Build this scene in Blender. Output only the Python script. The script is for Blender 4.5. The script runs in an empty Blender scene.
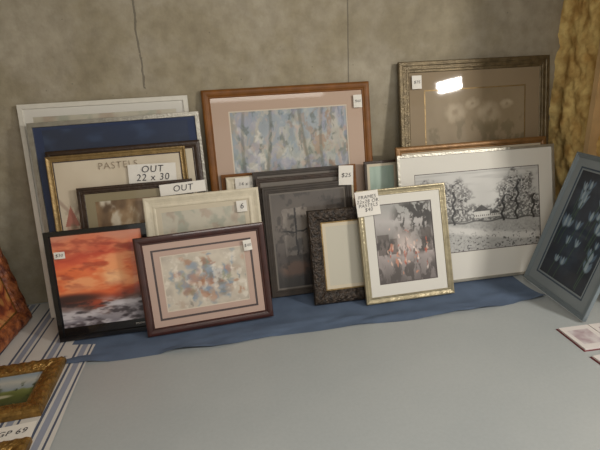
import bpy, bmesh, math, random
import numpy as np
from mathutils import Vector, Matrix, Euler
scn=bpy.context.scene
scn.view_settings.view_transform='Standard'
random.seed(3)
R=math.radians
def lin(c):
    if isinstance(c,str):
        c=[int(c[i:i+2],16)/255 for i in (0,2,4)]
    return tuple((x/12.92 if x<=.04045 else ((x+.055)/1.055)**2.4) for x in c)
def lina(a):
    a=np.clip(a,0,1)
    return np.where(a<=.04045,a/12.92,((a+.055)/1.055)**2.4)

# ---------------------------------------------------------------- materials
MATS={}
def mat(name,col,rough=.5,metal=0,coat=0,noise=0,nscale=20,bump=0,bscale=60,col2=None,vcol=False,spec=.5):
    if name in MATS: return MATS[name]
    m=bpy.data.materials.new(name); m.use_nodes=True
    nt=m.node_tree; b=nt.nodes['Principled BSDF']
    b.inputs['Roughness'].default_value=rough; b.inputs['Metallic'].default_value=metal
    b.inputs['Coat Weight'].default_value=coat; b.inputs['Coat Roughness'].default_value=.04
    b.inputs['Specular IOR Level'].default_value=spec
    tc=nt.nodes.new('ShaderNodeTexCoord')
    if vcol:
        a=nt.nodes.new('ShaderNodeAttribute'); a.attribute_name='paint'
        nt.links.new(a.outputs['Color'],b.inputs['Base Color'])
    else:
        c=lin(col); b.inputs['Base Color'].default_value=(*c,1)
        if noise or col2:
            n=nt.nodes.new('ShaderNodeTexNoise'); n.inputs['Scale'].default_value=nscale; n.inputs['Detail'].default_value=6
            nt.links.new(tc.outputs['Object'],n.inputs['Vector'])
            r=nt.nodes.new('ShaderNodeValToRGB')
            c2=lin(col2) if col2 else tuple(x*(1-noise) for x in c)
            r.color_ramp.elements[0].position=.35; r.color_ramp.elements[1].position=.65
            r.color_ramp.elements[0].color=(*c2,1); r.color_ramp.elements[1].color=(*c,1)
            nt.links.new(n.outputs['Fac'],r.inputs['Fac']); nt.links.new(r.outputs['Color'],b.inputs['Base Color'])
    if bump:
        n=nt.nodes.new('ShaderNodeTexNoise'); n.inputs['Scale'].default_value=bscale; n.inputs['Detail'].default_value=5
        nt.links.new(tc.outputs['Object'],n.inputs['Vector'])
        bp=nt.nodes.new('ShaderNodeBump'); bp.inputs['Strength'].default_value=bump; bp.inputs['Distance'].default_value=.01
        nt.links.new(n.outputs['Fac'],bp.inputs['Height']); nt.links.new(bp.outputs['Normal'],b.inputs['Normal'])
    MATS[name]=m; return m
ART=mat('painted_art_under_glass','000000',rough=.6,coat=.7,vcol=True)
ARTL=mat('painted_art_under_matte_glass','000000',rough=.6,coat=.4,vcol=True)
ARTM=mat('painted_art_matte','000000',rough=.6,coat=.05,vcol=True)

def obj_from(name,verts,faces,mats,midx=None,cols=None,parent=None,smooth=False):
    me=bpy.data.meshes.new(name); me.from_pydata([tuple(v) for v in verts],[],faces)
    for m in mats: me.materials.append(m)
    if midx is not None: me.polygons.foreach_set('material_index',midx)
    if cols is not None:
        at=me.color_attributes.new('paint','FLOAT_COLOR','POINT')
        at.data.foreach_set('color',np.asarray(cols,dtype=np.float32).ravel())
    if smooth: me.polygons.foreach_set('use_smooth',[True]*len(me.polygons))
    me.update()
    o=bpy.data.objects.new(name,me); bpy.context.collection.objects.link(o)
    if parent: o.parent=parent
    return o

# ---------------------------------------------------------------- numpy art helpers
def vnoise(x,y,seed):
    g=np.random.RandomState(seed).rand(64,64)
    xi=np.floor(x).astype(int); yi=np.floor(y).astype(int); fx=x-xi; fy=y-yi
    fx=fx*fx*(3-2*fx); fy=fy*fy*(3-2*fy)
    a=g[xi%64,yi%64]; b=g[(xi+1)%64,yi%64]; c=g[xi%64,(yi+1)%64]; d=g[(xi+1)%64,(yi+1)%64]
    return (a*(1-fx)+b*fx)*(1-fy)+(c*(1-fx)+d*fx)*fy
def fbm(x,y,seed,o=4):
    s=0;a=.5;t=0
    for i in range(o):
        s=s+a*vnoise(x*2**i,y*2**i,seed+i*13); t+=a; a*=.55
    return s/t
def C(h): return np.array([int(h[i:i+2],16)/255 for i in (0,2,4)])
def ramp(t,stops):
    ps=[p for p,_ in stops]; cs=np.array([C(c) for _,c in stops])
    return np.stack([np.interp(t,ps,cs[:,k]) for k in range(3)],-1)
def over(img,colr,a):
    a=np.clip(a,0,1)[...,None]; c=C(colr) if isinstance(colr,str) else colr
    return img*(1-a)+c*a
def ss(a,b,x):
    t=np.clip((x-a)/(b-a),0,1); return t*t*(3-2*t)
def blob(u,v,cx,cy,rx,ry,soft=.4):
    return 1-ss(1-soft,1+soft,np.sqrt(((u-cx)/rx)**2+((v-cy)/ry)**2))
def warp(u,v,s,amt,seed): return u+(fbm(u*s,v*s,seed)-.5)*amt, v+(fbm(u*s,v*s,seed+50)-.5)*amt
def art_impression(u,v):
    u0,v0=u,v; u,v=warp(u,v,16,.06,301)
    img=ramp(fbm(u*6,v*5,3),[(.2,'8a9290'),(.4,'a2a7a4'),(.55,'b9b6ac'),(.8,'9c978c')])
    img=over(img,'8797a8',ss(.44,.6,fbm(u*18,v*12,11))*.6)
    img=over(img,'76826a',ss(.48,.66,fbm(u*12,v*12,21))*ss(.95,.5,v)*.65)
    img=over(img,'5c6560',ss(.54,.68,fbm(u*24,v*18,31))*.6)
    img=over(img,'9a7a62',ss(.54,.68,fbm(u*18,v*16,41))*ss(.4,.8,u0)*.65)
    img=over(img,'d6d3c8',ss(.5,.66,fbm(u*13,v*13,51))*ss(.9,.1,u0)*.85)
    img=over(img,'9a9ab2',ss(.52,.68,fbm(u*14,v*12,53))*.5)
    for cx in (.12,.3,.62,.8):
        img=over(img,'585a50',ss(.02,.006,np.abs(u0-cx-.04*np.sin(v0*5+cx*9)))*ss(.15,.4,v0)*.4)
    return over(img,'c2a596',ss(.6,.72,fbm(u*20,v*18,58))*.4)
def art_floral(u,v):
    img=ramp(fbm(u*4,v*3,5),[(.2,'b5ab9b'),(.5,'c9bfae'),(.8,'aea396')])
    uw,vw=warp(u,v,14,.10,401)
    r=np.random.RandomState(4)
    for i in range(190):
        cx=.5+r.randn()*.25; cy=.47+r.randn()*.2
        c=r.choice(['8e99a4','7389a0','b0806a','b09a88','7a756c','ded6ca','8a949a','a06f52','84886f','7287a2','c09a84','e6ddd0'])
        img=over(img,c,blob(uw,vw,cx,cy,.014+r.rand()*.035,.018+r.rand()*.09,.6)*.6)
    return over(img,'ddd5c8',ss(.58,.75,fbm(u*13,v*9,61))*.6)
def art_sunset(u,v):
    w=fbm(u*2.5,v*5,71)
    t=v+(w-.5)*.35
    img=ramp(t,[(0,'77727a'),(.12,'969094'),(.22,'6a483e'),(.3,'95402c'),(.42,'d45c30'),(.55,'ec7a46'),(.64,'e06440'),(.75,'c64e36'),(.88,'da7c58'),(1,'cf8a70')])
    img=over(img,'f7ae78',ss(.5,.72,fbm(u*3,v*9,75))*ss(.3,.45,v)*ss(1.0,.75,v)*.8)
    img=over(img,'8f3226',ss(.56,.74,fbm(u*4+v*3,v*12,76))*ss(.35,.5,v)*.5)
    img=over(img,'f8cf9c',blob(u,v,.62,.5,.12,.07,.7)*.6)
    img=over(img,'c6c0c4',ss(.48,.68,fbm(u*4+v*3,v*14,77))*ss(.34,.2,v)*.9)
    img=over(img,'2b2226',ss(.53,.7,fbm(u*5,v*16,79))*ss(.36,.24,v)*.8)
    return over(img,'2e1b1a',blob(u,v,.12,.31,.3,.05,.6)*.9)
def art_poster(u,v):
    img=ramp(fbm(u*3,v*3,15),[(.2,'cabda6'),(.8,'d8cdb8')])
    ridge=.66+.1*np.abs(((u*5)%1)-.5)*2
    img=over(img,'a08a7a',ss(.02,0,np.abs(v-ridge)-.008)*ss(.6,.4,u)*.7)
    for cx,cy,h in ((.08,.6,.13),(.2,.62,.15),(.33,.6,.12),(.14,.48,.12),(.27,.45,.1)):
        tri=(np.abs(u-cx)<(cy+h-v)*.45)&(v>cy)&(v<cy+h)
        img=over(img,'a0584a',tri*.8)
        body=(np.abs(u-cx)<.045)&(v<cy)&(v>cy-.1); img=over(img,'b99a86',body*.8)
    return over(img,'7b6f5c',ss(.52,.66,fbm(u*22,v*22,18))*blob(u,v,.22,.5,.25,.22,.5)*.7)
def art_drawing(u,v):
    img=ramp(fbm(u*3,v*2,25),[(.2,'b9b8b4'),(.8,'cccbc6')])
    grain=fbm(u*85,v*62,91,2); g2=fbm(u*40,v*30,191,3)
    img=over(img,'989794',ss(.5,.75,fbm(u*3,v*40,193))*ss(.5,.9,v)*.35)
    img=over(img,'8f8e8b',ss(.42,.38,v)*(.2+.6*grain))
    img=over(img,'d2d0cb',ss(.07,.02,np.abs(v-(.12+.26*(1-u)**1.5)))*.85)
    img=over(img,'444342',ss(.58,.7,grain)*ss(.33,.05,v)*ss(.4,.6,g2)*.85)
    img=over(img,'545351',ss(.54,.48,v-.1*fbm(u*14,v*0,93))*(v>.37)*ss(.3,.6,grain)*.8)
    for cx,w_,hh in ((.52,.065,.14),(.63,.035,.08)):
        img=over(img,'cfcdc7',((np.abs(u-cx)<w_)&(v>.4)&(v<.4+hh*.6))*.9)
        img=over(img,'3f3e3d',((np.abs(u-cx)<(.4+hh*1.2-v)*.9)&(v>.4+hh*.6))*.8)
        img=over(img,'3f3e3d',((np.abs(((u*60)%1)-.5)<.2)&(np.abs(u-cx)<w_)&(v>.42)&(v<.44))*.8)
    for cx,cy,rx,ry in ((.13,.66,.14,.24),(.30,.66,.13,.26),(.82,.70,.16,.25),(.70,.57,.05,.12),(.95,.55,.07,.16)):
        d=np.sqrt(((u-cx)/rx)**2+((v-cy)/ry)**2)+(fbm(u*14,v*12,97)-.5)*1.3
        img=over(img,'6a6866',ss(1.1,.7,d)*ss(.30,.5,grain)*.7)
        img=over(img,'3a3938',ss(1.0,.5,d)*ss(.47,.62,grain)*ss(.44,.56,g2)*.95)
        img=over(img,'343332',ss(.012,.005,np.abs(u-cx-(v-cy)*.05-.01*np.sin(v*40)))*((v<cy+.1)&(v>.34)))
    return over(img,'2c2b2a',ss(.012,.006,np.abs(v-.36-.01*np.sin(u*30)))*.6)
def art_city(u,v):
    img=ramp(v+(fbm(u*3,v*3,35)-.5)*.3,[(0,'625a57'),(.22,'8d8481'),(.42,'aba09c'),(.55,'85807c'),(.75,'b0aba8'),(1,'9c9b97')])
    uw,vw=warp(u,v,10,.1,451)
    img=over(img,'2d2925',ss(.42,.58,fbm(uw*14,vw*12,37))*blob(u,v,.72,.82,.36,.22)*.95)
    for cx,w_,tp in ((.12,.1,.62),(.3,.06,.56),(.88,.09,.66)):
        img=over(img,'4b423d',((np.abs(u-cx)<w_)&(v>.36)&(v<tp))*(.5+.4*fbm(u*20,v*20,39)))
    img=over(img,'3a3430',ss(.5,.6,fbm(uw*22,vw*8,39))*ss(.6,.5,v)*ss(.3,.4,v)*.85)
    img=over(img,'423a36',ss(.46,.6,fbm(uw*14,vw*7,43))*ss(.35,.15,v)*.8)
    r=np.random.RandomState(9)
    for i in range(60):
        img=over(img,r.choice(['b5543e','c98264','d8b8a6','e5d6cd','8d3f30']),blob(uw,vw,.12+.76*r.rand(),.36+.12*r.randn(),.008+.012*r.rand(),.01+.03*r.rand())*.8)
    return over(img,'dcc8c0',blob(u,v,.5,.5,.16,.14,.8)*.5)
def art_interior(u,v):
    uw,vw=warp(u,v,8,.06,501)
    img=ramp(vw+(fbm(u*3,v*2,45)-.5)*.3,[(0,'2b2725'),(.3,'4b4440'),(.6,'6b625a'),(1,'57504a')])
    for cx,w_,b0,b1 in ((.3,.17,.35,.85),(.75,.13,.45,.8)):
        img=over(img,'9b9288',((np.abs(uw-cx)<w_)&(vw>b0)&(vw<b1))*.6*(.4+fbm(u*12,v*12,46)))
        img=over(img,'262220',(np.abs(uw-cx)<.012)*(vw>b0)*(vw<b1)*.85)
        img=over(img,'262220',(np.abs(vw-(b0+b1)/2)<.01)*(np.abs(uw-cx)<w_)*.85)
    img=over(img,'2a2523',(blob(uw,vw,.52,.38,.08,.2)+blob(uw,vw,.52,.62,.045,.05))*.85)
    img=over(img,'84604c',blob(uw,vw,.25,.2,.2,.08)*.6)
    return over(img,'35302d',ss(.55,.7,fbm(u*12,v*12,47))*.6)
def art_taupe_flowers(u,v):
    img=ramp(fbm(u*4,v*4,55),[(.2,'84745a'),(.8,'94846a')])
    uw,vw=warp(u,v,14,.05,461)
    r=np.random.RandomState(12)
    for k,(fx,fy,s) in enumerate(((.30,.86,1.3),(.64,.84,1.4),(.47,.91,.8),(.82,.89,.7))):
        for i in range(9):
            a=i*2*math.pi/9
            img=over(img,r.choice(['ac9d84','a19279','b5a68d']),blob(uw,vw,fx+.05*s*math.cos(a),fy+.028*s*math.sin(a),.036*s,.022*s,.6)*.55)
        img=over(img,'85745a',blob(uw,vw,fx,fy,.02*s,.014*s,.7)*.5)
    return over(img,'655a40',ss(.5,.66,fbm(u*12,v*12,57))*ss(.86,.74,v)*.5)
def art_tulips(u,v):
    img=ramp(fbm(u*4,v*5,65),[(.2,'121a28'),(.5,'1b2738'),(.8,'283a4c')])
    r=np.random.RandomState(5); uw,vw=warp(u,v,12,.03,471)
    for i in range(26):
        cx=.1+.8*r.rand(); cy=.16+.76*r.rand(); s=.8+.5*r.rand()
        img=over(img,'35503f',ss(.012,.005,np.abs(u-cx-.05*np.sin((v-cy)*8)))*((v<cy)&(v>cy-.22))*.9)
        c1=r.choice(['6f8699','8499a8','566f86'])
        for dx,tl in ((-.035,-.5),(.035,.5),(0,0)):
            px=uw-cx-dx*s-(vw-cy)*tl
            img=over(img,c1 if dx else 'a9bac4',(1-ss(.6,1.2,np.sqrt((px/(.022*s))**2+((vw-cy)/(.042*s))**2)))*.85)
    return img
def art_landscape(u,v):
    img=ramp(v+(fbm(u*4,v*4,81)-.5)*.15,[(0,'3c4526'),(.3,'55602f'),(.45,'76804a'),(.5,'8b9aa0'),(.75,'b9bdb4'),(1,'8fa3b0')])
    img=over(img,'2f3a22',ss(.45,.58,fbm(u*7,v*6,83))*ss(.8,.5,v)*(blob(u,v,.85,.5,.3,.4)+blob(u,v,.1,.5,.2,.3))*.95)
    return over(img,'c2c0a8',blob(u,v,.4,.3,.2,.05,.5)*.8)
def art_pale(u,v):
    uw,vw=warp(u,v,9,.12,481)
    img=ramp(fbm(u*4,v*4,85),[(.2,'b8b2a0'),(.8,'cbc5b3')])
    img=over(img,'8f9788',ss(.5,.68,fbm(uw*9,vw*7,87))*.45); return over(img,'a58876',ss(.55,.7,fbm(uw*8,vw*9,89))*.4)
def art_green(u,v): return ramp(fbm(u*5,v*5,95),[(.2,'93a89a'),(.8,'a9bcae')])
def art_blue(u,v):
    img=ramp(v+(fbm(u*3,v*3,99)-.5)*.3,[(0,'1c2940'),(.6,'22334f'),(.85,'1a2840'),(1,'1f2e4a')])
    return over(img,'44597a',ss(.6,.75,fbm(u*3,v*8,101))*.4)
def art_brown(u,v):
    uw,vw=warp(u,v,9,.1,491)
    img=ramp(fbm(uw*6,vw*5,103),[(.2,'5b4632'),(.5,'8a6f50'),(.8,'b9a382')])
    return over(img,'d3cbb8',ss(.5,.68,fbm(uw*7,vw*5,105))*.9)
def art_tapestry(u,v):
    img=ramp(fbm(u*7,v*7,107),[(.2,'4a241a'),(.45,'8c4426'),(.6,'b56a3c'),(.8,'c2935a')])
    g=np.abs(np.sin(u*28+2*np.sin(v*14)))*np.abs(np.sin(v*24+2*np.sin(u*15)))
    img=over(img,'c28d4a',ss(.55,.8,g)*.7); return over(img,'5d2018',ss(.12,.03,g)*.8)

# ---------------------------------------------------------------- framed picture builder
CL=.0085
def place(o,cx,y0,w,lean,yaw,roll,z,t):
    le,ya,ro=R(lean),R(yaw),R(roll)
    X=Vector((math.cos(ya),math.sin(ya),0)); N=Vector((-math.sin(ya),math.cos(ya),0))
    U=Vector((0,0,math.cos(le)))+N*math.sin(le)
    X2=X*math.cos(ro)+U*math.sin(ro); U2=-X*math.sin(ro)+U*math.cos(ro); Y2=U2.cross(X2)
    # the lower back edge of the moulding is what stands on the cloth
    B=Vector((cx,y0,z+t*math.sin(le)+abs(math.sin(ro))*w/2))
    o.matrix_world=Matrix((( X2.x,Y2.x,U2.x,B.x),(X2.y,Y2.y,U2.y,B.y),(X2.z,Y2.z,U2.z,B.z),(0,0,0,1)))
PROF={
 'flat':[(0,1),(0,.12),(.06,0),(.94,0),(1,.12),(1,1)],
 'scoop':[(0,1),(0,.2),(.08,.02),(.2,0),(.3,.1),(.5,.28),(.7,.34),(.82,.26),(.92,.26),(1,.4),(1,1)],
 'step':[(0,1),(0,.15),(.07,0),(.35,0),(.42,.14),(.7,.14),(.76,.3),(.93,.3),(1,.42),(1,1)],
 'round':[(0,1),(0,.4),(.08,.15),(.25,.02),(.45,0),(.65,.1),(.8,.3),(.85,.25),(.92,.25),(1,.45),(1,1)],
}
def frame(name,cx,y0,w,h,lean,yaw=0,roll=0,b=.05,t=.02,prof='scoop',fm=None,layers=(),art=None,res=170,artmat=None,z=CL,flat=None,ornate=0):
    V=[];Fc=[];MI=[];mats=[fm];cols=[]
    def rect(i,yy):
        l,tp,r_,bt=i
        return [(-w/2+l,yy,bt),(w/2-r_,yy,bt),(w/2-r_,yy,h-tp),(-w/2+l,yy,h-tp)]
    P=PROF[prof]
    nseg=1 if not ornate else 40
    rings=[]
    for d,yy in P:
        s=len(V); rc=rect((d*b,)*4,yy*t)
        for k in range(4):
            a=np.array(rc[k]);c=np.array(rc[(k+1)%4])
            for q in range(nseg):
                p=a+(c-a)*q/nseg
                if ornate and 0.05<d<.9 and q:
                    p[1]-=ornate*(.5+.5*math.sin(q*math.pi*2*8/nseg+ (d*9)))*(.6+.8*random.random())
                V.append(tuple(p))
        rings.append(s)
    n=4*nseg
    for a in range(len(rings)-1):
        for k in range(n):
            k2=(k+1)%n
            Fc.append((rings[a]+k,rings[a]+k2,rings[a+1]+k2,rings[a+1]+k)); MI.append(0)
    s=len(V); V+=rect((.002,)*4,t*.98); Fc.append((s+3,s+2,s+1,s)); MI.append(0)
    cur=(b,b,b,b); yy=t*.5
    for (l,tp,r_,bt,m) in layers:
        nxt=(b+l,b+tp,b+r_,b+bt)
        if m not in mats: mats.append(m)
        s=len(V); V+=rect(cur,yy)+rect(nxt,yy)
        for k in range(4):
            k2=(k+1)%4; Fc.append((s+k,s+k2,s+4+k2,s+4+k)); MI.append(mats.index(m))
        s=len(V); V+=rect(nxt,yy)+rect(nxt,yy+.0018)
        for k in range(4):
            k2=(k+1)%4; Fc.append((s+k,s+k2,s+4+k2,s+4+k)); MI.append(mats.index(m))
        yy+=.0018; cur=nxt
    cols=[(.5,.5,.5,1)]*len(V)
    if art:
        mats.append(artmat or ART); ai=len(mats)-1
        rc=rect(cur,yy); aw=rc[1][0]-rc[0][0]; ah=rc[2][2]-rc[0][2]
        nx=res; ny=min(280,max(8,int(res*ah/aw)))
        uu,vv=np.meshgrid(np.linspace(0,1,nx),np.linspace(0,1,ny))
        img=lina(art(uu,vv)); 
        s=len(V)
        V+=list(zip((rc[0][0]+uu*aw).ravel(),np.full(nx*ny,yy),(rc[0][2]+vv*ah).ravel()))
        cols+= [tuple(c)+(1,) for c in img.reshape(-1,3)]
        for j in range(ny-1):
            for i in range(nx-1):
                a=s+j*nx+i; Fc.append((a,a+1,a+nx+1,a+nx)); MI.append(ai)
    o=obj_from(name,V,Fc,mats,MI,cols)
    if flat: o.matrix_world=flat
    else: place(o,cx,y0,w,lean,yaw,roll,z,t)
    o['h']=h; o['w']=w
    return o
PAPER=mat('note_paper','e2ded5',rough=.8)
INK=mat('marker_ink','2a2a34',rough=.6)
def text_mesh(name,txt,size,parent,loc,m=INK,bold=.0,shear=0.15):
    cu=bpy.data.curves.new(name,'FONT'); cu.body=txt; cu.size=size; cu.align_x='CENTER'; cu.align_y='CENTER'; cu.space_line=.85
    cu.offset=bold; cu.resolution_u=3; cu.shear=shear; cu.space_character=1.1
    to=bpy.data.objects.new(name+'_tmp',cu); bpy.context.collection.objects.link(to)
    dg=bpy.context.evaluated_depsgraph_get(); me=bpy.data.meshes.new_from_object(to.evaluated_get(dg))
    bpy.data.objects.remove(to); me.materials.clear(); me.materials.append(m)
    o=bpy.data.objects.new(name,me); bpy.context.collection.objects.link(o); o.parent=parent
    o.location=loc; o.rotation_euler=(R(90),0,0); return o
def note(parent,x,down,w,h,txt=None,size=.05,rot=0,off=-.004):
    hh=parent['h']; nx=6
    V=[];Fc=[]
    for j in range(4):
        for i in range(nx):
            a=i/(nx-1); bb=j/3
            V.append(((a-.5)*w,-.004*abs(math.sin(a*3))*(1-bb)-.001,(bb-.5)*h))
    for j in range(3):
        for i in range(nx-1):
            q=j*nx+i; Fc.append((q,q+1,q+nx+1,q+nx))
    o=obj_from('price_note',V,Fc,[PAPER],parent=parent); o.location=(x,off,hh-down); o.rotation_euler=(0,R(rot),0)
    if txt: text_mesh('note_writing',txt,size,o,(0,-.0062,0),bold=-.0003)
    return o

M_white=mat('white_paint','d8d4c8',rough=.45,noise=.06)
M_cream=mat('cream_wood','d6ccb4',rough=.45,noise=.12,bump=.2)
M_silver=mat('silver_leaf','aba79b',rough=.35,metal=.6,noise=.2,bump=.3)
M_pewter=mat('pewter_gilt','74664c',rough=.35,metal=.5,noise=.4,bump=.5,bscale=90)
M_brown=mat('oak_stain','80501f',rough=.45,noise=.3,nscale=12,bump=.15,spec=.3)
M_mahog=mat('mahogany','44211a',rough=.32,noise=.4,nscale=14,coat=.3)
M_dark=mat('dark_walnut','3b2818',rough=.4,noise=.4,bump=.3)
M_black=mat('black_gloss','0e0d0f',rough=.22,coat=.5)
M_gold=mat('gold_leaf','a58044',rough=.35,metal=.65,noise=.5,nscale=30,bump=.5)
M_goldthin=mat('antique_gold','9a8052',rough=.4,metal=.5,noise=.3,bump=.4)
M_bronze=mat('bronze_gilt','8f6a40',rough=.4,metal=.3,noise=.3,bump=.3)
M_champ=mat('champagne_silver','a89d80',rough=.33,metal=.55,noise=.25,bump=.3)
M_ornate=mat('ornate_bronze','1f1914',rough=.4,metal=.25,col2='43362a',nscale=45,bump=.9,bscale=80)
M_bluegrey=mat('blue_grey_frame','7a858b',rough=.35,metal=.3,coat=.3)
M_taupeframe=mat('taupe_frame','3f362e',rough=.5,noise=.3)
K_pink=mat('mat_pink','b99e90',rough=.8,coat=.5)
K_pinkd=mat('mat_dusty_rose','b8a08e',rough=.8,coat=.5)
K_line=mat('mat_dark_line','4c4140',rough=.8,coat=.6)
K_line2=mat('mat_pale_line','cfc3b2',rough=.8,coat=.6)
K_white=mat('mat_white','d6d3ca',rough=.8,coat=.5)
K_cream=mat('mat_cream','cabfa8',rough=.8,coat=.5)
K_taupe=mat('mat_taupe','8c7b62',rough=.8,coat=.4)
K_blue=mat('mat_blue','1f3052',rough=.7,coat=.7)
K_bluegrey=mat('mat_bluegrey','838c90',rough=.8,coat=.4)
K_dblue=mat('mat_dark_blue','39495a',rough=.8,coat=.5)
K_greygold=mat('mat_greygold','8d8266',rough=.8,coat=.6)
K_grey=mat('mat_grey','6d665e',rough=.8,coat=.6)

# ---- left cluster
frame('white_framed_canvas',-.718,2.865,1.03,1.37,10.6,b=.03,t=.02,prof='flat',fm=M_white,layers=[(.05,.05,.05,.05,K_white)],art=art_pale,res=40)
frame('framed_blue_poster',-.641,2.80,1.03,1.26,10.8,.5,.5,b=.028,t=.02,prof='flat',fm=M_silver,layers=[(.05,.02,.05,.05,K_blue)],art=art_blue,res=90)
frame('walnut_picture_frame',-.61,2.755,.93,1.09,12,.3,.4,b=.05,t=.02,prof='round',fm=M_dark,layers=[(.1,.1,.1,.1,K_cream)],art=art_brown,res=50)
p=frame('framed_pastel_poster',-.65,2.71,.83,1.065,12.6,.4,.5,b=.035,t=.02,prof='scoop',fm=M_goldthin,layers=[(.006,.006,.006,.006,K_line)],art=art_poster,res=200)
note(p,.20,.155,.29,.12,"OUT\n22 x 30",.06,rot=2)
text_mesh('poster_title','PASTELS',.06,p,(.0,.005,p['h']-.085),mat('poster_ink','8a7a68',rough=.8),shear=0,bold=-.001)
p=frame('framed_gold_matted_sketch',-.562,2.665,.69,.87,12.8,.1,.2,b=.042,t=.02,prof='step',fm=M_dark,layers=[(.055,.05,.055,.055,K_greygold),(.008,.008,.008,.008,K_line2)],art=art_brown,res=90)
note(p,.285,.055,.28,.07,"OUT",.055,rot=-2,off=-.012)
p=frame('cream_framed_floral_print',-.16,2.60,.71,.79,14.0,1.2,.4,b=.07,t=.022,prof='scoop',fm=M_cream,layers=[(.03,.03,.03,.03,K_cream)],art=art_pale,res=90)
note(p,.24,.11,.065,.07,"6",.05)
p=frame('framed_sunset_painting',-.79,2.535,.57,.66,11.0,.7,.1,b=.028,t=.025,prof='flat',fm=M_black,layers=[(.006,.004,.006,.05,M_black)],art=art_sunset,res=170)
note(p,-.21,.14,.06,.04,"$30",.025)
text_mesh('frame_label','STUDIO ART',.014,p,(.2,-.0015,.055),PAPER,shear=0)
p=frame('framed_abstract_floral_print',-.18,2.47,.76,.60,10.0,2.9,.8,b=.048,t=.022,prof='round',fm=M_mahog,
  layers=[(.038,.036,.038,.038,K_pink),(.05,.047,.05,.05,K_line),(.085,.078,.085,.083,K_pink),(.091,.084,.091,.089,K_line2)],art=art_floral,res=220)
note(p,.27,.125,.05,.065,"$40",.025,rot=-4)
# ---- centre
p=frame('framed_impressionist_print',.455,2.885,1.14,1.39,9.5,b=.055,t=.024,prof='round',fm=M_brown,layers=[(.11,.09,.11,.1,K_pinkd),(.118,.098,.118,.108,K_line2)],art=art_impression,res=240,artmat=ARTL)
note(p,.48,.13,.06,.085,"$60",.025)
frame('dark_picture_frame',.423,2.860,.93,.84,9.6,b=.03,t=.017,prof='step',fm=M_brown,layers=[(.05,.05,.05,.05,K_grey)],art=art_pale,res=30)
p=frame('cream_picture_frame',.423,2.835,.87,.825,9.6,b=.05,t=.016,prof='scoop',fm=M_cream,layers=[(.05,.05,.05,.05,K_cream)],art=art_pale,res=30)
note(p,-.30,.05,.15,.085,"14 x 18",.032,off=-.002)
frame('dark_picture_frame',.470,2.808,.61,.85,9.6,b=.03,t=.017,prof='step',fm=M_taupeframe,layers=[(.05,.05,.05,.05,K_grey)],art=art_interior,res=30)
frame('dark_picture_frame',.485,2.784,.61,.81,9.6,b=.03,t=.017,prof='step',fm=M_dark,layers=[(.05,.05,.05,.05,K_grey)],art=art_interior,res=30)
p=frame('framed_interior_painting',.524,2.757,.61,.755,9.6,.1,.5,b=.045,t=.02,prof='step',fm=M_taupeframe,layers=[(.012,.012,.012,.012,K_grey)],art=art_interior,res=150)
note(p,.27,-.03,.10,.13,"$25",.04,rot=4)
frame('pale_green_framed_print',1.06,2.80,.25,.86,10,b=.018,t=.018,prof='flat',fm=M_dark,layers=[(.02,.02,.02,.02,K_cream)],art=art_green,res=40)
frame('ornate_dark_framed_canvas',.71,2.565,.46,.62,15.5,-.3,0,b=.085,t=.03,prof='round',fm=M_ornate,layers=[(.008,.008,.008,.008,M_goldthin),(.03,.03,.03,.03,K_cream)],art=lambda u,v: ramp(u*0+.5,[(0,'bdb8a7'),(1,'bdb8a7')]),res=20,ornate=.004)
p=frame('framed_city_lights_print',1.11,2.49,.61,.74,17.0,.2,.3,b=.042,t=.02,prof='scoop',fm=M_champ,layers=[(.062,.06,.062,.075,K_white),(.067,.065,.067,.08,K_line)],art=art_city,res=190)
note(p,-.235,.085,.155,.16,"FRAMES\n22x28 OR\nPASTELS\n$40",.032,rot=-3)
# ---- right
frame('bronze_framed_picture',1.72,2.705,1.14,.955,13,b=.045,t=.02,prof='round',fm=M_bronze,layers=[(.1,.1,.1,.1,K_cream)],art=art_brown,res=40)
p=frame('framed_taupe_floral_print',1.805,2.87,1.15,1.50,8.8,b=.075,t=.025,prof='step',fm=M_pewter,layers=[(.11,.12,.11,.12,K_taupe),(.117,.127,.117,.127,M_goldthin)],art=art_taupe_flowers,res=190,artmat=ARTL)
note(p,-.45,.14,.07,.09,"$75",.028)
frame('framed_tree_drawing',1.71,2.64,1.16,.91,13.2,-.8,0,b=.018,t=.018,prof='flat',fm=M_silver,layers=[(.10,.12,.10,.19,K_white),(.104,.124,.104,.194,K_line)],art=art_drawing,res=340)
frame('framed_tulip_print',1.96,2.29,.61,.91,17.0,-94.5,-.2,b=.03,t=.022,prof='step',fm=M_bluegrey,layers=[(.05,.05,.05,.06,K_bluegrey),(.06,.06,.06,.07,K_dblue),(.07,.07,.07,.08,K_bluegrey)],art=art_tulips,res=190,artmat=ARTL)

# ---- left floor items
frame('framed_tapestry',-1.375,2.42,.98,1.06,9,87,0,b=.10,t=.05,prof='round',fm=mat('red_gilt','a8643a',rough=.45,col2='5a2c1e',nscale=22,bump=.8),layers=[(.01,.01,.01,.01,M_gold)],art=art_tapestry,res=120,ornate=.006,artmat=ARTM)
def flatM(x,y,z,rz,tilt=0):
    return Matrix.Translation((x,y,z))@Matrix.Rotation(R(rz),4,'Z')@Matrix.Rotation(R(-90+tilt),4,'X')
frame('gilt_framed_landscape',0,0,.41,.43,0,b=.085,t=.045,prof='round',fm=M_gold,layers=[(.006,.006,.006,.006,M_goldthin)],art=art_landscape,res=110,ornate=.005,flat=flatM(-1.165,1.885,.054,2),artmat=ARTM)
frame('gilt_framed_landscape',0,0,.36,.36,0,b=.08,t=.04,prof='round',fm=M_gold,layers=[(.006,.006,.006,.006,M_goldthin)],art=art_landscape,res=50,ornate=.004,flat=flatM(-1.10,1.36,.049,3),artmat=ARTM)
card=obj_from('price_card',[(-.09,-.05,0),(.09,-.05,0),(.09,.05,.004),(-.09,.05,.004)],[(0,1,2,3)],[PAPER])
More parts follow.
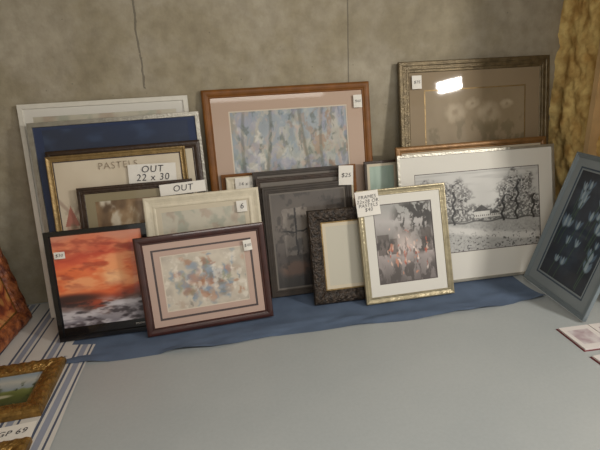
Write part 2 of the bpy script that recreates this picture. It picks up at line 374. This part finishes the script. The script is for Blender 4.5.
card.location=(-1.05,1.80,.010); card.rotation_euler=(0,0,R(5))
tx=text_mesh('card_writing','GP 69',.045,card,(0,0,.0045)); tx.rotation_euler=(0,0,0)

# ---- booklets at right
def booklet(x,y,rz,w,h,cover,page,z=0):
    bm=bmesh.new()
    me=bpy.data.meshes.new('art_booklet')
    def box(x0,x1,y0,y1,z0,z1,mi):
        vs=[bm.verts.new(v) for v in ((x0,y0,z0),(x1,y0,z0),(x1,y1,z0),(x0,y1,z0),(x0,y0,z1),(x1,y0,z1),(x1,y1,z1),(x0,y1,z1))]
        for f_ in ((0,3,2,1),(4,5,6,7),(0,1,5,4),(1,2,6,5),(2,3,7,6),(3,0,4,7)):
            q=bm.faces.new([vs[i] for i in f_]); q.material_index=mi
    box(-w/2,w/2,-h/2,h/2,0,.004,0)
    box(-w/2+.008,-.003,-h/2+.006,h/2-.006,.004,.013,1); box(.003,w/2-.008,-h/2+.006,h/2-.006,.004,.013,1)
    box(-.003,.003,-h/2,h/2,.004,.008,0)
    bm.to_mesh(me); bm.free()
    for m in (cover,page): me.materials.append(m)
    ob=bpy.data.objects.new('art_booklet',me); bpy.context.collection.objects.link(ob); ob.location=(x,y,z); ob.rotation_euler=(0,0,R(rz))
    for sx in (-1,1):
        cx=sx*w*.25
        obj_from('page_picture',[(cx-w*.16,-h*.3,.0135),(cx+w*.16,-h*.3,.0135),(cx+w*.16,h*.3,.0135),(cx-w*.16,h*.3,.0135)],[(0,1,2,3)],[mat('cover_print','a8959a',rough=.5,col2='c9c3c4',nscale=18)],parent=ob)
    return ob
red=mat('red_cover','6d2028',rough=.4); pg=mat('booklet_pages','d4cfcc',rough=.7)
booklet(1.94,1.850,-2,.38,.22,red,pg); booklet(1.93,1.58,2,.38,.25,red,pg)

# ---------------------------------------------------------------- cloths
def cloth(name,xs,ys,zf,m,edge=None):
    nx,ny=150,80; V=[];Fc=[]
    for j in range(ny):
        for i in range(nx):
            a=i/(nx-1);b_=j/(ny-1); x=xs[0]+(xs[1]-xs[0])*a; y=ys[0]+(ys[1]-ys[0])*b_
            if edge: x,y=edge(x,y,a,b_)
            V.append((x,y,zf(x,y,a,b_)))
    for j in range(ny-1):
        for i in range(nx-1):
            q=j*nx+i; Fc.append((q,q+1,q+nx+1,q+nx))
    return obj_from(name,V,Fc,[m],smooth=True)
M_bluecloth=mat('blue_cloth','62728a',rough=.95,noise=.2,nscale=5,bump=.3,bscale=300,spec=.2)
def zb(x,y,a,b_):
    n=float(fbm(np.array(x*3+10.),np.array(y*9+3.),201,3)); edge=max(0,1-b_*4.8)
    return .0015+max(0,(n-.40))*.07*edge+ .0004*math.sin(x*9+y*4)
cloth('blue_tablecloth',(-1.0,1.95),(2.285,3.13),zb,M_bluecloth,
      edge=lambda x,y,a,b_:(x+.012*math.sin(y*7),y+(1-b_)*(.012*math.sin(x*4.1)+.006*math.sin(x*11))))
ms=bpy.data.materials.new('striped_cloth'); ms.use_nodes=True; nt=ms.node_tree; b=nt.nodes['Principled BSDF']; b.inputs['Roughness'].default_value=.9
tc=nt.nodes.new('ShaderNodeTexCoord'); sp=nt.nodes.new('ShaderNodeSeparateXYZ'); nt.links.new(tc.outputs['Object'],sp.inputs[0])
mu=nt.nodes.new('ShaderNodeMath'); mu.operation='MULTIPLY'; mu.inputs[1].default_value=1/.17; nt.links.new(sp.outputs['X'],mu.inputs[0])
fr=nt.nodes.new('ShaderNodeMath'); fr.operation='FRACT'; ad=nt.nodes.new('ShaderNodeMath'); ad.operation='ADD'; ad.inputs[1].default_value=20
nt.links.new(mu.outputs[0],ad.inputs[0]); nt.links.new(ad.outputs[0],fr.inputs[0])
cr=nt.nodes.new('ShaderNodeValToRGB'); cr.color_ramp.interpolation='CONSTANT'
e=cr.color_ramp.elements; W=(*lin('ccc9c3'),1); B1=(*lin('4d5568'),1); B2=(*lin('8f95a4'),1)
e[0].position=0; e[0].color=W; e[1].position=.34; e[1].color=B1
for pos,cc in ((.42,W),(.50,B2),(.68,W),(.78,B1),(.84,W)):
    q=e.new(pos); q.color=cc
nt.links.new(fr.outputs[0],cr.inputs['Fac']); nt.links.new(cr.outputs['Color'],b.inputs['Base Color'])
cloth('striped_tablecloth',(-1.66,-.86),(1.0,3.12),lambda x,y,a,b_:.0052+.0018*math.sin(x*13+2*math.sin(y*2))**2*(1 if y<2.45 else .0),ms,
      edge=lambda x,y,a,b_:(x+.008*math.sin(y*5)*a-(.14*a if y>2.5 else 0),y))

# ---------------------------------------------------------------- room
def slab(name,x0,x1,y0,y1,z0,z1,m):
    v=[(x0,y0,z0),(x1,y0,z0),(x1,y1,z0),(x0,y1,z0),(x0,y0,z1),(x1,y0,z1),(x1,y1,z1),(x0,y1,z1)]
    return obj_from(name,v,[(0,3,2,1),(4,5,6,7),(0,1,5,4),(1,2,6,5),(2,3,7,6),(3,0,4,7)],[m])
mc=bpy.data.materials.new('concrete_wall'); mc.use_nodes=True; nt=mc.node_tree; b=nt.nodes['Principled BSDF']; b.inputs['Roughness'].default_value=.9
tc=nt.nodes.new('ShaderNodeTexCoord')
def nz(scale,det=8,vec=None,rough=.6):
    n=nt.nodes.new('ShaderNodeTexNoise'); n.inputs['Scale'].default_value=scale; n.inputs['Detail'].default_value=det; n.inputs['Roughness'].default_value=rough
    nt.links.new(vec or tc.outputs['Object'],n.inputs['Vector']); return n
def rampn(fac,st):
    r=nt.nodes.new('ShaderNodeValToRGB'); el=r.color_ramp.elements
    el[0].position=st[0][0]; el[0].color=(*lin(st[0][1]),1); el[1].position=st[-1][0]; el[1].color=(*lin(st[-1][1]),1)
    for p_,c_ in st[1:-1]:
        q=el.new(p_); q.color=(*lin(c_),1)
    nt.links.new(fac,r.inputs['Fac']); return r
def mix(a,b_,fac,mode='MIX'):
    m=nt.nodes.new('ShaderNodeMix'); m.data_type='RGBA'; m.blend_type=mode
    if isinstance(fac,float): m.inputs[0].default_value=fac
    else: nt.links.new(fac,m.inputs[0])
    nt.links.new(a,m.inputs[6])
    if isinstance(b_,tuple): m.inputs[7].default_value=b_
    else: nt.links.new(b_,m.inputs[7])
    return m.outputs[2]
def math_(op,a,b_=None):
    m=nt.nodes.new('ShaderNodeMath'); m.operation=op
    for i,x in enumerate((a,b_)):
        if x is None: continue
        if isinstance(x,(int,float)): m.inputs[i].default_value=x
        else: nt.links.new(x,m.inputs[i])
    return m.outputs[0]
base=rampn(nz(1.6,10,rough=.62).outputs['Fac'],[(.32,'928874'),(.45,'a0967f'),(.55,'aaa18e'),(.68,'b6ad9a')])
fine=rampn(nz(12,7).outputs['Fac'],[(.35,'d6d4d0'),(.6,'ffffff')])
c=mix(base.outputs['Color'],fine.outputs['Color'],.55,'MULTIPLY')
mp=nt.nodes.new('ShaderNodeMapping'); mp.inputs['Scale'].default_value=(2.2,2.2,.6); nt.links.new(tc.outputs['Object'],mp.inputs['Vector'])
strk=rampn(nz(1.3,5,vec=mp.outputs['Vector']).outputs['Fac'],[(.35,'dedbd4'),(.62,'ffffff')])
c=mix(c,strk.outputs['Color'],.5,'MULTIPLY')
v1=nt.nodes.new('ShaderNodeTexVoronoi'); v1.inputs['Scale'].default_value=9; nt.links.new(tc.outputs['Object'],v1.inputs['Vector'])
pit=math_('MULTIPLY',math_('LESS_THAN',v1.outputs['Distance'],.04),.6)
c=mix(c,(*lin('6a6356'),1),pit)
sp=nt.nodes.new('ShaderNodeSeparateXYZ'); nt.links.new(tc.outputs['Object'],sp.inputs[0])
wob=nz(6,4).outputs['Fac']
for sx,wd,am in ((-.46,.006,.05),(.89,.0045,.008)):
    d=math_('ABSOLUTE',math_('SUBTRACT',math_('ADD',sp.outputs['X'],math_('MULTIPLY',math_('SUBTRACT',wob,.5),am)),sx))
    line=math_('MULTIPLY',math_('LESS_THAN',d,wd),math_('GREATER_THAN',nz(14,5).outputs['Fac'],.46 if sx<0 else .3))
    c=mix(c,(*lin('5f594e'),1),math_('MULTIPLY',line,.7))
step=math_('MULTIPLY',math_('GREATER_THAN',sp.outputs['X'],.89),.14)
c=mix(c,(*lin('6f6a5c'),1),step)
nt.links.new(c,b.inputs['Base Color'])
bp=nt.nodes.new('ShaderNodeBump'); bp.inputs['Strength'].default_value=.35; bp.inputs['Distance'].default_value=.01
nt.links.new(nz(30,7).outputs['Fac'],bp.inputs['Height']); nt.links.new(bp.outputs['Normal'],b.inputs['Normal'])
slab('wall_back',-1.85,2.7,3.15,3.3,0,2.6,mc)
slab('wall_left',-2.0,-1.70,-3,3.15,0,2.6,mc)
slab('ceiling_light_block',-2.0,6,-3,3.3,2.6,2.7,mat('light_block_board','8c8270',rough=.9))  # unseen slab added to block world light from above and darken the wall top
mf=bpy.data.materials.new('painted_floor'); mf.use_nodes=True; nt=mf.node_tree; b=nt.nodes['Principled BSDF']; b.inputs['Roughness'].default_value=.38
tc=nt.nodes.new('ShaderNodeTexCoord')
f1=rampn(nz(1.3,4).outputs['Fac'],[(.3,'a5abac'),(.7,'aeb3b3')])
f2=rampn(nz(60,3).outputs['Fac'],[(.3,'f4f4f4'),(.7,'ffffff')])
nt.links.new(mix(f1.outputs['Color'],f2.outputs['Color'],.6,'MULTIPLY'),b.inputs['Base Color'])
slab('floor',-2.0,6,-3,3.3,-.1,0,mf)
M_ins=mat('insulation','f0d48c',rough=.95,col2='c29a58',nscale=12,bump=.7,bscale=30)
M_wood=mat('stud_wood','cdab7a',rough=.7,noise=.25,nscale=6)
V=[];Fc=[]; ny,nz_=110,170
for j in range(nz_):
    for i in range(ny):
        y=1.75+(3.15-1.75)*i/(ny-1); z=2.6*j/(nz_-1)
        V.append((2.49+.07*(float(fbm(np.array(y*12),np.array(z*11),301,5))-.6)-.02*abs(math.sin(y*7.2)),y,z))
for j in range(nz_-1):
    for i in range(ny-1):
        q=j*ny+i; Fc.append((q,q+ny,q+ny+1,q+1))
wr=obj_from('wall_right',V,Fc,[M_ins],smooth=True)
slab('stud_1',2.29,2.52,2.05,2.09,0,2.6,M_wood).parent=wr
slab('stud_2',2.41,2.52,2.66,2.70,0,2.6,M_wood).parent=wr
slab('sheathing',2.54,2.58,1.75,3.15,0,2.6,M_wood).parent=wr

# ---------------------------------------------------------------- light
w=bpy.data.worlds.new('w'); scn.world=w; w.use_nodes=True
w.node_tree.nodes['Background'].inputs[0].default_value=(.72,.70,.66,1); w.node_tree.nodes['Background'].inputs[1].default_value=1.0
def area(name,loc,tgt,sx,sy,e,col):
    l=bpy.data.lights.new(name,'AREA'); l.shape='RECTANGLE'; l.size=sx; l.size_y=sy; l.energy=e; l.color=col
    o=bpy.data.objects.new(name,l); bpy.context.collection.objects.link(o); o.location=loc
    o.rotation_euler=(Vector(tgt)-Vector(loc)).to_track_quat('-Z','Y').to_euler(); return o
area('window_daylight',(3.55,-.4,2.28),(.4,2.6,.3),.5,.17,85,(1,.95,.88))
area('overhead_fill',(.5,.2,2.55),(.5,1.3,0),2.0,1.2,68,(1,.95,.89))  # soft fill added overhead to lift the room, not an actual fixture

# ---------------------------------------------------------------- camera
ya,pi_,ro=R(9),R(18.5),R(-3)
f=Vector((math.sin(ya)*math.cos(pi_),math.cos(ya)*math.cos(pi_),-math.sin(pi_)))
r=Vector((math.cos(ya),-math.sin(ya),0)); u=r.cross(f)
r2=r*math.cos(ro)+u*math.sin(ro); u2=-r*math.sin(ro)+u*math.cos(ro)
cam=bpy.data.cameras.new('camera'); cam.sensor_width=36; cam.lens=27; cam.clip_start=.05
co=bpy.data.objects.new('camera',cam); bpy.context.collection.objects.link(co)
co.matrix_world=Matrix(((r2.x,u2.x,-f.x,0),(r2.y,u2.y,-f.y,0),(r2.z,u2.z,-f.z,1.45),(0,0,0,1)))
scn.camera=co
